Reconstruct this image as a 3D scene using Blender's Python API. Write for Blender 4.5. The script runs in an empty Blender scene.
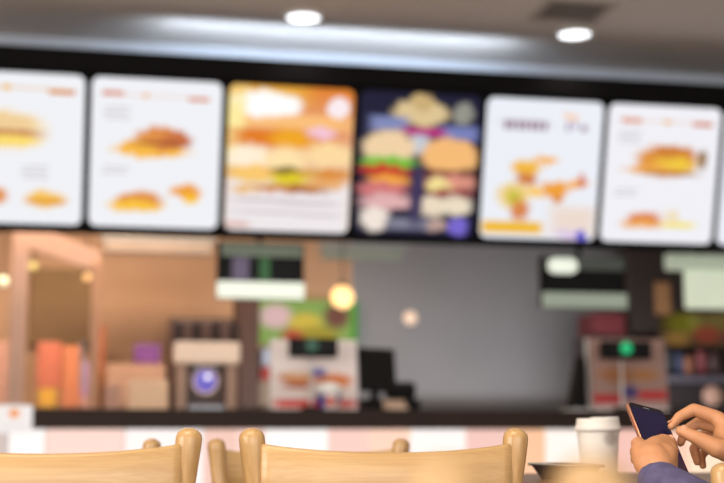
import bpy, bmesh, math, random
from mathutils import Vector, Matrix
random.seed(7)
sc = bpy.context.scene
COL = sc.collection
PI = math.pi
R = math.radians

# ------------------------------------------------------------------ camera
F = 1300.0                                     # focal length in pixels of the 724 px frame
HOR = 434.0                                    # image row of the horizon
YAW = R(11.3)
PITCH = math.atan((HOR - 241.5) / F)
EYE = 0.834
cd = bpy.data.cameras.new('camera'); cam = bpy.data.objects.new('camera', cd); COL.objects.link(cam)
cd.sensor_width = 36; cd.lens = F / 724 * 36
cam.location = (0, 0, EYE)
cam.rotation_euler = (PI / 2 + PITCH, 0, -YAW)
cd.clip_start = 0.05; cd.clip_end = 60
cd.dof.use_dof = True
cd.dof.focus_distance = 2.06
cd.dof.aperture_fstop = (cd.lens / 1000) / 0.0245
sc.camera = cam

# ------------------------------------------------------------------ world, exposure, large lights
w = bpy.data.worlds.new('world'); sc.world = w; w.use_nodes = True
bg = w.node_tree.nodes['Background']
bg.inputs[0].default_value = (0.93, 0.95, 1.0, 1); bg.inputs[1].default_value = 1.3
sc.view_settings.view_transform = 'Standard'; sc.view_settings.look = 'None'
sc.view_settings.exposure = 0.0; sc.view_settings.gamma = 1.0
sc.view_settings.use_curve_mapping = False
try:
    sc.cycles.use_denoising = True
    sc.cycles.sample_clamp_indirect = 4.0
except Exception: pass

def area(name, loc, size, power, color=(1, 1, 1), rot=(0, 0, 0), spread=180):
    l = bpy.data.lights.new(name, 'AREA'); l.shape = 'RECTANGLE'
    l.size, l.size_y = size; l.energy = power; l.color = color; l.spread = R(spread)
    o = bpy.data.objects.new(name, l); o.location = loc; o.rotation_euler = rot; COL.objects.link(o)
    return o
area('dining_ceiling_light', (-0.4, 1.2, 2.88), (1.6, 1.0), 36, (1.0, .88, .70))
area('window_daylight', (-3.0, 0.6, 1.7), (2.6, 1.8), 95, (1.0, .95, .88), (R(90), 0, R(-75)))
area('added_front_fill', (.6, -2.4, 1.5), (4.5, 2.2), 75, (1.0, .95, .88), (R(96), 0, R(-8)))  # unseen fill added behind the camera to brighten the cup
area('kitchen_light_right', (2.6, 7.75, 2.50), (2.6, .35), 1.5, (.97, .97, 1.0), (R(10), 0, 0))
area('added_warm_fill_left', (-.1, 7.5, 2.50), (1.6, .35), 54, (1.0, .76, .55), (R(10), 0, 0))  # warm lamp added to stand in for the orange flare at left
area('added_wall_uplight', (2.3, 7.0, .86), (2.6, .12), 30, (.98, .98, 1.0), (R(97), 0, 0))  # hidden lamp added to brighten the lower part of the kitchen wall
area('cove_light', (1.2, 6.52, 2.79), (1.9, .05), 6, (.72, .85, 1.0), (R(112), 0, 0))

# ------------------------------------------------------------------ helpers
def lin(c):
    c = c / 255.0
    return c / 12.92 if c <= .04045 else ((c + .055) / 1.055) ** 2.4
def rgb(r, g, b): return (lin(r), lin(g), lin(b), 1)

_fw = Vector((math.sin(YAW) * math.cos(PITCH), math.cos(YAW) * math.cos(PITCH), math.sin(PITCH)))
_rt = Vector((math.cos(YAW), -math.sin(YAW), 0))
_up = _rt.cross(_fw)
EYEP = Vector((0, 0, EYE))
def ray(px, py): return _fw + _rt * ((px - 362) / F) - _up * ((py - 241.5) / F)
def atY(px, py, Y):
    d = ray(px, py); return EYEP + d * (Y / d.y)
def atZ(px, py, Z):
    d = ray(px, py); return EYEP + d * ((Z - EYE) / d.z)
_hf = Vector((math.sin(YAW), math.cos(YAW), 0))
def atD(px, py, D):                            # D: level distance along the view direction
    d = ray(px, py); return EYEP + d * (D / d.dot(_hf))

def mat(name, col, rough=.5, metal=0, emis=None, estr=0, var=.06, scale=9, trans=0, coat=0, bump=0, sub=0, spec=None):
    m = bpy.data.materials.new(name); m.use_nodes = True
    nt = m.node_tree; b = nt.nodes['Principled BSDF']
    c = rgb(*col)
    b.inputs['Roughness'].default_value = rough; b.inputs['Metallic'].default_value = metal
    tc = nt.nodes.new('ShaderNodeTexCoord')
    no = nt.nodes.new('ShaderNodeTexNoise'); no.inputs['Scale'].default_value = scale; no.inputs['Detail'].default_value = 4
    nt.links.new(tc.outputs['Object'], no.inputs['Vector'])
    ra = nt.nodes.new('ShaderNodeValToRGB')
    ra.color_ramp.elements[0].position = .3; ra.color_ramp.elements[1].position = .7
    ra.color_ramp.elements[0].color = tuple(x * (1 - var) for x in c[:3]) + (1,)
    ra.color_ramp.elements[1].color = tuple(min(1, x * (1 + var)) for x in c[:3]) + (1,)
    nt.links.new(no.outputs['Fac'], ra.inputs['Fac']); nt.links.new(ra.outputs['Color'], b.inputs['Base Color'])
    if emis:
        b.inputs['Emission Color'].default_value = rgb(*emis); b.inputs['Emission Strength'].default_value = estr
    if spec is not None: b.inputs['Specular IOR Level'].default_value = spec
    if trans: b.inputs['Transmission Weight'].default_value = trans
    if coat: b.inputs['Coat Weight'].default_value = coat; b.inputs['Coat Roughness'].default_value = .15
    if sub:
        b.inputs['Subsurface Weight'].default_value = sub; b.inputs['Subsurface Radius'].default_value = (.01, .004, .002)
    if bump:
        bp = nt.nodes.new('ShaderNodeBump'); bp.inputs['Strength'].default_value = bump; bp.inputs['Distance'].default_value = .002
        nt.links.new(no.outputs['Fac'], bp.inputs['Height']); nt.links.new(bp.outputs['Normal'], b.inputs['Normal'])
    return m

def wood(name, c1, c2, axis='X', rough=.32, coat=.35):
    m = bpy.data.materials.new(name); m.use_nodes = True
    nt = m.node_tree; b = nt.nodes['Principled BSDF']; L = nt.links.new
    tc = nt.nodes.new('ShaderNodeTexCoord'); mp = nt.nodes.new('ShaderNodeMapping')
    s = {'X': (1.2, 20, 48), 'Z': (34, 34, 2.2), 'Y': (16, 1.6, 26)}[axis]
    mp.inputs['Scale'].default_value = s
    L(tc.outputs['Object'], mp.inputs['Vector'])
    n1 = nt.nodes.new('ShaderNodeTexNoise'); n1.inputs['Scale'].default_value = 1.3; n1.inputs['Detail'].default_value = 7
    n1.inputs['Distortion'].default_value = 1.2
    L(mp.outputs[0], n1.inputs['Vector'])
    n2 = nt.nodes.new('ShaderNodeTexNoise'); n2.inputs['Scale'].default_value = 8; n2.inputs['Detail'].default_value = 3
    L(mp.outputs[0], n2.inputs['Vector'])
    mx = nt.nodes.new('ShaderNodeMix'); mx.inputs[0].default_value = .35
    L(n1.outputs['Fac'], mx.inputs[2]); L(n2.outputs['Fac'], mx.inputs[3])
    ra = nt.nodes.new('ShaderNodeValToRGB')
    ra.color_ramp.elements[0].position = .38; ra.color_ramp.elements[1].position = .62
    ra.color_ramp.elements[0].color = rgb(*c2); ra.color_ramp.elements[1].color = rgb(*c1)
    L(mx.outputs[0], ra.inputs['Fac']); L(ra.outputs['Color'], b.inputs['Base Color'])
    b.inputs['Roughness'].default_value = rough; b.inputs['Coat Weight'].default_value = coat
    b.inputs['Coat Roughness'].default_value = .2
    return m

def obj(name, bm, m, parent=None, smooth=False, loc=None):
    me = bpy.data.meshes.new(name)
    bmesh.ops.recalc_face_normals(bm, faces=bm.faces)
    bm.to_mesh(me); bm.free()
    if smooth:
        for p in me.polygons: p.use_smooth = True
    o = bpy.data.objects.new(name, me); COL.objects.link(o)
    for mm in (m if isinstance(m, (list, tuple)) else [m]): me.materials.append(mm)
    if parent: o.parent = parent
    if loc is not None: o.location = loc
    return o
def tag(o, label, cat, group=None, kind=None):
    o['label'] = label; o['category'] = cat
    if group: o['group'] = group
    if kind: o['kind'] = kind
    return o
def thing(name, label, cat, loc=(0, 0, 0), rz=0, group=None):
    o = bpy.data.objects.new(name, None); COL.objects.link(o); o.empty_display_size = .05
    o.location = loc; o.rotation_euler = (0, 0, rz)
    return tag(o, label, cat, group)
def struct(name, bm, m, **k):
    o = obj(name, bm, m, **k); o['kind'] = 'structure'; return o
def dup(root, loc, rz, label, group=None, scale=None):
    r = root.copy(); COL.objects.link(r); r.location = loc; r.rotation_euler = (0, 0, rz); r['label'] = label
    if group: r['group'] = group
    if scale: r.scale = scale
    for ch in list(root.children):
        c = ch.copy(); COL.objects.link(c); c.parent = r
        for g in ch.children:
            d = g.copy(); COL.objects.link(d); d.parent = c
    return r

def BM(): return bmesh.new()
def box(bm, x0, x1, y0, y1, z0, z1, bev=0, seg=2, M=None):
    vs = [bm.verts.new((x, y, z)) for x in (x0, x1) for y in (y0, y1) for z in (z0, z1)]
    fs = [(0, 1, 3, 2), (4, 6, 7, 5), (0, 4, 5, 1), (2, 3, 7, 6), (0, 2, 6, 4), (1, 5, 7, 3)]
    faces = [bm.faces.new([vs[i] for i in f]) for f in fs]
    geom = vs
    if bev:
        es = list({e for f in faces for e in f.edges})
        r = bmesh.ops.bevel(bm, geom=es, offset=bev, segments=seg, profile=.5, affect='EDGES')
        geom = list({v for v in r['verts']} | {v for v in vs if v.is_valid})
    if M is not None: bmesh.ops.transform(bm, matrix=M, verts=geom)
    return bm
def lathe(bm, prof, seg=32, M=None, cap=True):
    rings = []
    for r, z in prof:
        if r < 1e-6: rings.append([bm.verts.new((0, 0, z))])
        else: rings.append([bm.verts.new((r * math.cos(2 * PI * i / seg), r * math.sin(2 * PI * i / seg), z)) for i in range(seg)])
    for a, b in zip(rings, rings[1:]):
        for i in range(seg):
            j = (i + 1) % seg
            if len(a) == 1 and len(b) == 1: continue
            if len(a) == 1: bm.faces.new((a[0], b[i], b[j]))
            elif len(b) == 1: bm.faces.new((a[i], a[j], b[0]))
            else: bm.faces.new((a[i], a[j], b[j], b[i]))
    if cap:
        for r in (rings[0], rings[-1]):
            if len(r) > 1: bm.faces.new(r)
    if M is not None: bmesh.ops.transform(bm, matrix=M, verts=[v for r in rings for v in r])
    return bm
def tube(bm, pts, rad, seg=12, flat=1.0, cap=True):
    pts = [Vector(p) for p in pts]
    if not hasattr(rad, '__len__'): rad = [rad] * len(pts)
    rings = []; ref = None
    for i, p in enumerate(pts):
        t = (pts[min(i + 1, len(pts) - 1)] - pts[max(i - 1, 0)]).normalized()
        if ref is None:
            ref = Vector((1, 0, 0)) if abs(t.x) < .8 else Vector((0, 0, 1))
        a = (ref - t * ref.dot(t)).normalized(); b = t.cross(a); ref = a
        rings.append([bm.verts.new(p + (a * math.cos(2 * PI * k / seg) + b * math.sin(2 * PI * k / seg) * flat) * rad[i]) for k in range(seg)])
    for a, b in zip(rings, rings[1:]):
        for k in range(seg):
            j = (k + 1) % seg; bm.faces.new((a[k], a[j], b[j], b[k]))
    if cap: bm.faces.new(rings[0]); bm.faces.new(rings[-1])
    return bm
def rplate(bm, w, h, y0, y1, r, n=6, bev=0, cx=0, cz=0):
    """rounded rectangle in the xz plane, thickness y0..y1"""
    out = []
    for sx, sz, a0 in ((1, 1, 0), (-1, 1, 90), (-1, -1, 180), (1, -1, 270)):
        for k in range(n + 1):
            a = R(a0 + 90 * k / n)
            out.append((cx + sx * (w / 2 - r) + r * math.cos(a), cz + sz * (h / 2 - r) + r * math.sin(a)))
    def ring(y, ins):
        vs = []
        for x, z in out:
            vs.append(bm.verts.new((cx + (x - cx) * (1 - 2 * ins / w), y, cz + (z - cz) * (1 - 2 * ins / h))))
        return vs
    lv = [(y0, bev), (y0 + bev, 0), (y1 - bev, 0), (y1, bev)] if bev else [(y0, 0), (y1, 0)]
    rs = [ring(*l) for l in lv]
    for a, b in zip(rs, rs[1:]):
        for k in range(len(a)):
            j = (k + 1) % len(a); bm.faces.new((a[k], a[j], b[j], b[k]))
    bm.faces.new(rs[0]); bm.faces.new(rs[-1])
    return bm

# --- printed graphics: coloured shapes laid on a sheet, in the sheet's own u,v
def mask_group(kind):
    g = bpy.data.node_groups.new('mask_' + kind, 'ShaderNodeTree')
    I = g.interface
    for n in ('u', 'v', 'cu', 'cv', 'ru', 'rv', 'soft'): I.new_socket(n, in_out='INPUT', socket_type='NodeSocketFloat')
    I.new_socket('fac', in_out='OUTPUT', socket_type='NodeSocketFloat')
    gi = g.nodes.new('NodeGroupInput'); go = g.nodes.new('NodeGroupOutput'); L = g.links.new
    def mth(op, a, b=None):
        n = g.nodes.new('ShaderNodeMath'); n.operation = op
        for i, x in enumerate((a, b)):
            if x is None: continue
            if isinstance(x, (int, float)): n.inputs[i].default_value = x
            else: L(x, n.inputs[i])
        return n.outputs[0]
    du = mth('DIVIDE', mth('ABSOLUTE', mth('SUBTRACT', gi.outputs['u'], gi.outputs['cu'])), gi.outputs['ru'])
    dv = mth('DIVIDE', mth('ABSOLUTE', mth('SUBTRACT', gi.outputs['v'], gi.outputs['cv'])), gi.outputs['rv'])
    if kind == 'ellipse': d = mth('SQRT', mth('ADD', mth('MULTIPLY', du, du), mth('MULTIPLY', dv, dv)))
    else: d = mth('MAXIMUM', du, dv)
    mr = g.nodes.new('ShaderNodeMapRange'); mr.interpolation_type = 'SMOOTHSTEP'
    L(d, mr.inputs['Value'])
    L(mth('ADD', 1.0, gi.outputs['soft']), mr.inputs['From Min']); L(mth('SUBTRACT', 1.0, gi.outputs['soft']), mr.inputs['From Max'])
    mr.inputs['To Min'].default_value = 0; mr.inputs['To Max'].default_value = 1
    L(mr.outputs[0], go.inputs[0])
    return g
MG = {'e': mask_group('ellipse'), 'r': mask_group('rect')}
def print_mat(name, w, h, base, shapes, glow=0, rough=.5, noise=0.0):
    """base rgb or (top, bottom) ; shapes: (kind, u, v_from_top, ru, rv, rgb[, soft[, strength]])"""
    m = bpy.data.materials.new(name); m.use_nodes = True
    nt = m.node_tree; b = nt.nodes['Principled BSDF']; L = nt.links.new
    tc = nt.nodes.new('ShaderNodeTexCoord'); sp = nt.nodes.new('ShaderNodeSeparateXYZ'); L(tc.outputs['Object'], sp.inputs[0])
    def ma(a, mul, add):
        n = nt.nodes.new('ShaderNodeMath'); n.operation = 'MULTIPLY_ADD'; L(a, n.inputs[0])
        n.inputs[1].default_value = mul; n.inputs[2].default_value = add; return n.outputs[0]
    u = ma(sp.outputs[0], 1 / w, .5); v = ma(sp.outputs[2], -1 / h, .5)
    if noise:      # food photos have ragged outlines
        nz = nt.nodes.new('ShaderNodeTexNoise'); nz.inputs['Scale'].default_value = 22; nz.inputs['Detail'].default_value = 3
        L(tc.outputs['Object'], nz.inputs['Vector']); ss = nt.nodes.new('ShaderNodeSeparateXYZ'); L(nz.outputs['Color'], ss.inputs[0])
        def wob(a, s):
            k = nt.nodes.new('ShaderNodeMath'); k.operation = 'ADD'; L(a, k.inputs[0]); L(ma(s, noise, -noise / 2), k.inputs[1]); return k.outputs[0]
        un, vn = wob(u, ss.outputs[0]), wob(v, ss.outputs[1])
    else: un, vn = u, v
    if isinstance(base[0], (tuple, list)):
        mx = nt.nodes.new('ShaderNodeMix'); mx.data_type = 'RGBA'; L(v, mx.inputs[0])
        mx.inputs[6].default_value = rgb(*base[0]); mx.inputs[7].default_value = rgb(*base[1]); cur = mx.outputs[2]
    else:
        n = nt.nodes.new('ShaderNodeRGB'); n.outputs[0].default_value = rgb(*base); cur = n.outputs[0]
    for s in shapes:
        kind, cu, cv, ru, rv, c = s[:6]; soft = s[6] if len(s) > 6 else .15; st = s[7] if len(s) > 7 else 1
        g = nt.nodes.new('ShaderNodeGroup'); g.node_tree = MG[kind]
        L(un if kind == 'e' else u, g.inputs['u']); L(vn if kind == 'e' else v, g.inputs['v'])
        for k_, x in zip(('cu', 'cv', 'ru', 'rv', 'soft'), (cu, cv, ru, rv, soft)): g.inputs[k_].default_value = x
        fac = g.outputs[0]
        if st != 1:
            k = nt.nodes.new('ShaderNodeMath'); k.operation = 'MULTIPLY'; L(fac, k.inputs[0]); k.inputs[1].default_value = st; fac = k.outputs[0]
        mx = nt.nodes.new('ShaderNodeMix'); mx.data_type = 'RGBA'; L(fac, mx.inputs[0]); L(cur, mx.inputs[6])
        mx.inputs[7].default_value = rgb(*c); cur = mx.outputs[2]
    if glow:
        L(cur, b.inputs['Emission Color']); b.inputs['Emission Strength'].default_value = glow
        b.inputs['Base Color'].default_value = (.02, .02, .02, 1); b.inputs['Specular IOR Level'].default_value = .08
    else: L(cur, b.inputs['Base Color'])
    b.inputs['Roughness'].default_value = rough
    return m

# ------------------------------------------------------------------ materials
maple = wood('maple_wood', (208, 170, 116), (193, 151, 98), 'X')
maple_post = wood('maple_post_wood', (204, 165, 111), (182, 140, 88), 'Z')
maple_dark = wood('maple_seat_wood', (204, 164, 110), (186, 144, 94), 'Y')
table_wood = wood('table_wood', (150, 104, 62), (116, 76, 44), 'X', .3, .4)
steel = mat('brushed_steel', (150, 152, 158), .35, .9)
dark_steel = mat('dark_steel', (70, 70, 74), .4, .7)
black = mat('black_plastic', (10, 8, 8), .6, spec=.2)
blackg = mat('black_gloss', (9, 9, 11), .4, spec=.2)
housing_m = mat('black_housing', (9, 7, 8), .7, spec=.15)
white_pl = mat('white_plastic', (228, 228, 226), .45)
grey_pl = mat('grey_plastic', (140, 142, 142), .5)
ceil_m = mat('ceiling_paint', (214, 208, 204), .9, var=.02)
fascia_m = mat('fascia_paint', (206, 214, 228), .7, var=.02)
wall_m = mat('dining_wall_paint', (200, 186, 170), .85, var=.03)
kwall_m = mat('kitchen_wall_steel', (140, 137, 139), .55, .1, var=.05, scale=2)
kwarm_m = mat('kitchen_wall_tan', (190, 150, 118), .7, var=.06, scale=2)
dark_wall = mat('dark_brown_panel', (64, 44, 36), .6, var=.12, scale=3)

# ------------------------------------------------------------------ setting
def tile_floor():
    m = bpy.data.materials.new('floor_tiles'); m.use_nodes = True; nt = m.node_tree; b = nt.nodes['Principled BSDF']
    tc = nt.nodes.new('ShaderNodeTexCoord'); br = nt.nodes.new('ShaderNodeTexBrick')
    br.offset = 0; br.inputs['Scale'].default_value = 1; br.inputs['Brick Width'].default_value = .45; br.inputs['Row Height'].default_value = .45
    br.inputs['Mortar Size'].default_value = .004
    br.inputs['Color1'].default_value = rgb(150, 132, 116); br.inputs['Color2'].default_value = rgb(160, 142, 124); br.inputs['Mortar'].default_value = rgb(90, 80, 72)
    nt.links.new(tc.outputs['Object'], br.inputs['Vector']); nt.links.new(br.outputs['Color'], b.inputs['Base Color'])
    b.inputs['Roughness'].default_value = .35
    return m
X0, X1, Y0, YB, ZC = -3.6, 6.4, -2.6, 9.0, 2.95
struct('floor', box(BM(), X0, X1, Y0, YB, -.1, 0), tile_floor())
YF = 6.98                                            # fascia above the boards
struct('ceiling', box(BM(), X0, X1, Y0, YF, ZC, ZC + .1), ceil_m)
struct('wall_left', box(BM(), X0 - .1, X0, Y0, YB, 0, ZC + .1), wall_m)
struct('wall_right', box(BM(), X1, X1 + .1, Y0, YB, 0, ZC + .1), wall_m)
struct('wall_fascia', box(BM(), X0, X1, YF, YF + .12, 2.0, ZC + .1), fascia_m)
struct('ceiling_kitchen', box(BM(), X0, X1, YF + .12, YB, 2.62, 2.72), mat('kitchen_ceiling', (70, 66, 62), .8))
SPLIT = atY(352, 300, YB).x
struct('wall_back', box(BM(), SPLIT, X1, YB, YB + .1, 0, 2.72), kwall_m)
struct('wall_back_left', box(BM(), X0, SPLIT, YB, YB + .1, 0, 2.72), kwarm_m)

# ------------------------------------------------------------------ menu boards
BC = Vector((1.626, 6.61, EYE + 1.421)); TILT = R(15.2); PW, PH, PP = .655, .757, .692
def burger(u, v, w_, h_):       # bun, filling, bun of a printed sandwich
    return [('e', u, v - h_ * .30, w_, h_ * .55, (214, 140, 70), .3), ('e', u, v + h_ * .15, w_ * 1.05, h_ * .25, (170, 80, 36), .4),
            ('e', u, v + h_ * .38, w_ * 1.0, h_ * .28, (244, 178, 64), .4)]
W0 = (240, 241, 246)
hdr = [('r', .16, .105, .08, .015, (206, 88, 30)), ('r', .5, .112, .40, .004, (236, 190, 160)), ('r', .41, .11, .02, .012, (236, 150, 40)), ('r', .82, .12, .08, .013, (212, 116, 60))]
def lines(u0, v0, n, w_): return [('r', u0 + w_ / 2 - .02 * (k % 2), v0 + .035 * k, w_ / 2, .006, (196, 192, 198)) for k in range(n)]
posters = [
 ('white menu board at far left, cut off by the frame edge', W0,
  [('r', .83, .115, .10, .016, (214, 128, 28)), ('r', .55, .10, .30, .005, (232, 180, 110)), ('r', .42, .10, .03, .016, (240, 180, 40)),
   ('e', .44, .38, .27, .12, (248, 226, 180), .4), ('e', .43, .33, .22, .06, (240, 206, 150), .4), ('r', .43, .40, .22, .022, (188, 110, 60), .6), ('e', .45, .45, .23, .035, (252, 220, 110), .4),
   ('e', .35, .82, .09, .06, (226, 140, 50), .4), ('e', .73, .83, .15, .055, (246, 196, 90), .4), ('r', .73, .85, .14, .015, (226, 150, 40), .4)] + lines(.55, .62, 3, .2)),
 ('white backlit menu board with one large burger and two small meals, second from the left', W0,
  hdr + lines(.1, .2, 3, .2) + [('e', .46, .48, .30, .045, (250, 190, 60), .3), ('e', .53, .40, .19, .085, (222, 140, 66), .3), ('e', .66, .40, .12, .05, (200, 110, 60), .4), ('e', .36, .45, .14, .04, (246, 180, 66), .4), ('r', .53, .43, .17, .012, (150, 70, 30), .6)]
  + lines(.1, .60, 2, .2) + [('e', .38, .82, .18, .065, (226, 146, 62), .3), ('e', .36, .86, .22, .035, (250, 196, 60), .3), ('e', .74, .75, .12, .045, (240, 160, 50), .35), ('e', .79, .80, .06, .035, (252, 200, 40), .4)]),
 ('backlit menu board with orange top, white lozenge and stacked burgers, third from the left', ((226, 128, 34), (236, 214, 196)),
  [('r', .5, .84, .5, .19, (238, 232, 234), .12), ('r', .5, .24, .5, .05, (250, 190, 120), .4), ('r', .3, .06, .3, .06, (236, 176, 60), .5), ('e', .28, .13, .30, .09, (255, 252, 246), .2), ('r', .30, .13, .24, .055, (255, 255, 255), .2), ('r', .05, .3, .08, .25, (255, 236, 160), .6),
   ('e', .87, .13, .085, .07, (250, 236, 240), .2), ('r', .45, .36, .42, .06, (226, 122, 20), .4), ('e', .74, .31, .13, .042, (244, 196, 214), .3), ('e', .50, .36, .16, .07, (240, 166, 24), .5),
   ('e', .17, .50, .19, .09, (255, 240, 214), .4), ('e', .47, .51, .17, .09, (255, 226, 170), .4), ('e', .82, .46, .21, .09, (252, 218, 160), .4),
   ('r', .5, .59, .46, .025, (214, 160, 60), .6), ('e', .50, .64, .17, .04, (226, 206, 20), .5), ('e', .2, .63, .14, .03, (240, 200, 90), .5), ('e', .62, .70, .2, .035, (170, 96, 36), .5), ('e', .33, .70, .18, .03, (206, 130, 56), .5), ('e', .85, .60, .12, .04, (220, 140, 60), .5), ('e', .2, .60, .17, .05, (250, 200, 110), .5), ('e', .8, .66, .17, .04, (232, 170, 100), .5), ('e', .47, .575, .1, .03, (130, 110, 40), .6), ('e', .15, .71, .12, .03, (236, 190, 130), .5), ('r', .3, .79, .22, .012, (200, 186, 190), .6), ('r', .68, .80, .2, .012, (196, 184, 190), .6), ('r', .35, .87, .25, .010, (204, 192, 196), .6), ('r', .75, .88, .16, .010, (204, 192, 196), .6), ('r', .10, .96, .09, .02, (220, 180, 170), .5)]),
 ('dark navy menu board with two tall burgers under a cream emblem', (16, 16, 50),
  [('e', .50, .14, .23, .09, (226, 200, 150), .25), ('e', .50, .06, .10, .06, (206, 176, 120), .3), ('e', .85, .13, .08, .08, (150, 150, 140), .3), ('r', .24, .22, .15, .05, (130, 140, 190), .4), ('r', .83, .27, .16, .05, (120, 130, 190), .4), ('r', .53, .27, .17, .03, (190, 50, 130), .4), ('e', .5, .36, .10, .07, (196, 206, 220), .4),
   ('e', .25, .39, .22, .12, (246, 214, 170), .2), ('e', .25, .49, .24, .045, (120, 196, 60), .35), ('e', .22, .55, .22, .04, (206, 60, 40), .4), ('e', .27, .62, .18, .04, (250, 170, 60), .4), ('e', .2, .68, .22, .05, (214, 120, 120), .4), ('e', .25, .77, .22, .06, (230, 180, 180), .4), ('e', .16, .89, .12, .08, (246, 232, 220), .3),
   ('e', .76, .43, .24, .125, (250, 190, 120), .2), ('r', .76, .55, .22, .02, (120, 60, 40), .5), ('e', .78, .62, .22, .06, (226, 150, 130), .4), ('e', .68, .64, .10, .06, (246, 226, 150), .4), ('e', .78, .70, .2, .03, (150, 60, 60), .5), ('e', .62, .79, .14, .07, (240, 222, 196), .35), ('e', .84, .78, .13, .07, (240, 226, 200), .35),
   ('r', .45, .92, .18, .04, (130, 130, 150), .4), ('e', .68, .92, .08, .05, (190, 160, 150), .4), ('e', .86, .93, .09, .06, (120, 104, 210), .3), ('r', .5, .72, .05, .2, (60, 50, 90), .5)]),
 ('white backlit menu board with a mauve headline, scattered fried pieces and a yellow bottom bar', (236, 239, 247),
  [('r', x, .185, .018, .032, (120, 84, 110), .5) for x in (.17, .22, .28, .33, .39, .44, .50)] + [('r', .33, .175, .17, .010, (176, 150, 166), .8), ('r', .70, .185, .014, .03, (140, 110, 150), .5), ('r', .76, .17, .012, .026, (150, 120, 160), .5), ('r', .84, .19, .025, .022, (150, 120, 150), .5), ('e', .72, .11, .06, .025, (246, 206, 180), .6),
   ('e', .36, .49, .13, .055, (244, 186, 60), .4), ('e', .53, .43, .10, .025, (248, 176, 60), .5), ('e', .37, .57, .09, .05, (206, 120, 60), .5), ('e', .27, .69, .14, .09, (240, 206, 120), .4), ('e', .27, .70, .06, .05, (196, 190, 60), .6), ('e', .62, .64, .13, .06, (240, 160, 50), .4), ('e', .80, .59, .12, .025, (244, 176, 90), .5), ('e', .86, .57, .03, .05, (214, 120, 100), .5), ('e', .65, .71, .05, .035, (220, 140, 60), .5), ('e', .33, .80, .08, .08, (216, 130, 70), .5), ('e', .45, .66, .06, .04, (250, 200, 90), .5),
   ('r', .80, .86, .2, .10, (236, 218, 206), .5), ('r', .27, .92, .26, .045, (240, 188, 60), .15), ('e', .78, .96, .12, .04, (220, 200, 230), .5), ('e', .88, .97, .05, .03, (70, 60, 200), .5)]),
 ('white backlit menu board with one big burger over a small meal, second from the right', (240, 240, 246),
  [('r', .20, .115, .09, .016, (214, 106, 40)), ('r', .5, .115, .40, .004, (236, 190, 160)), ('r', .52, .115, .03, .014, (236, 170, 60)), ('r', .84, .12, .09, .015, (206, 98, 36))] + lines(.1, .2, 3, .2)
  + [('e', .54, .40, .27, .115, (226, 150, 60), .25), ('e', .60, .34, .2, .05, (206, 124, 50), .4), ('e', .62, .42, .16, .05, (240, 200, 60), .6), ('e', .40, .47, .24, .03, (240, 170, 80), .4), ('r', .58, .49, .22, .012, (160, 96, 40), .6), ('e', .86, .38, .04, .07, (150, 110, 60), .5)]
  + lines(.1, .62, 2, .2) + [('e', .38, .83, .15, .055, (222, 130, 70), .35), ('e', .36, .87, .19, .025, (240, 170, 90), .4), ('r', .68, .865, .14, .02, (246, 224, 80), .5), ('e', .62, .80, .06, .04, (240, 220, 180), .5)]),
 ('white backlit menu board at the right frame edge, only its left sliver visible', (236, 238, 246),
  [('r', .16, .105, .09, .010, (226, 120, 52))] + lines(.1, .2, 3, .2) + burger(.5, .42, .25, .12)),
]
hroot = thing('menu_board_housing', 'long black housing behind the row of lit menu boards, hung under the pale fascia', 'housing', BC)
hroot.rotation_euler = (-TILT * -1, 0, 0)
HX0, HX1 = -1.9 * PP - PW / 2 - .6, 4.1 * PP + PW / 2 + .9
hb = BM(); box(hb, HX0, HX1, .035, .16, -PH / 2 - .05, PH / 2 + .135, .012)
obj('back_box', hb, housing_m, hroot)
hb = BM(); box(hb, HX0, HX1, -.03, .036, PH / 2 + .02, PH / 2 + .13, .008); obj('top_valance', hb, housing_m, hroot)
hb = BM(); box(hb, HX0, HX1, -.02, .036, -PH / 2 - .045, -PH / 2 - .014, .006); obj('bottom_rail', hb, housing_m, hroot)
for k, x in enumerate((-1.9, -.3, 1.3, 2.9)):
    hb = BM(); box(hb, x - .02, x + .02, .13, .30, .30, .36, .004); obj('wall_bracket', hb, dark_steel, hroot)
for i, (lab, base, shp) in enumerate(posters):
    r = thing('menu_board', lab, 'menu board', BC + Vector(((i - 3) * PP, 0, 0)), 0, 'lit menu boards over the counter')
    r.rotation_euler = (TILT, 0, 0)
    bm = BM(); rplate(bm, PW + .028, PH + .024, .004, .034, .048, bev=.003); obj('frame', bm, black, r)
    bm = BM(); rplate(bm, PW, PH, -.006, .006, .040); obj('lit_poster', bm, print_mat('menu_print', PW, PH, base, shp, glow=1.0 if i != 3 else .95, noise=.085), r)

# ------------------------------------------------------------------ ceiling fittings
glow_lamp = mat('lamp_glass', (250, 250, 250), .4, emis=(245, 250, 255), estr=3)
def downlight(px, py, label, grp=True, power=14, xy=None):
    p = atZ(px, py, ZC) if xy is None else Vector((*xy, ZC))
    r = thing('downlight', label, 'ceiling light', p, 0, 'round recessed ceiling lights')
    bm = BM(); lathe(bm, [(.088, 0), (.108, 0), (.106, -.012), (.086, -.016), (.084, 0)], 40, cap=False); obj('trim_ring', bm, white_pl, r, True)
    bm = BM(); lathe(bm, [(0, -.008), (.05, -.009), (.085, -.004), (.085, .0)], 40, cap=False); obj('lamp_glass', bm, glow_lamp, r, True)
    l = bpy.data.lights.new('downlight_lamp', 'SPOT'); l.energy = power; l.color = (1, .92, .82); l.spot_size = R(120); l.spot_blend = .8; l.shadow_soft_size = .08
    o = bpy.data.objects.new('downlight_lamp', l); o.location = (0, 0, -.03); o.parent = r; COL.objects.link(o)
    return r
downlight(303.5, 16, 'round recessed ceiling light, the left one, above the burger boards')
downlight(574.5, 33, 'round recessed ceiling light, the right one, beside the dark air grille')
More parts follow.
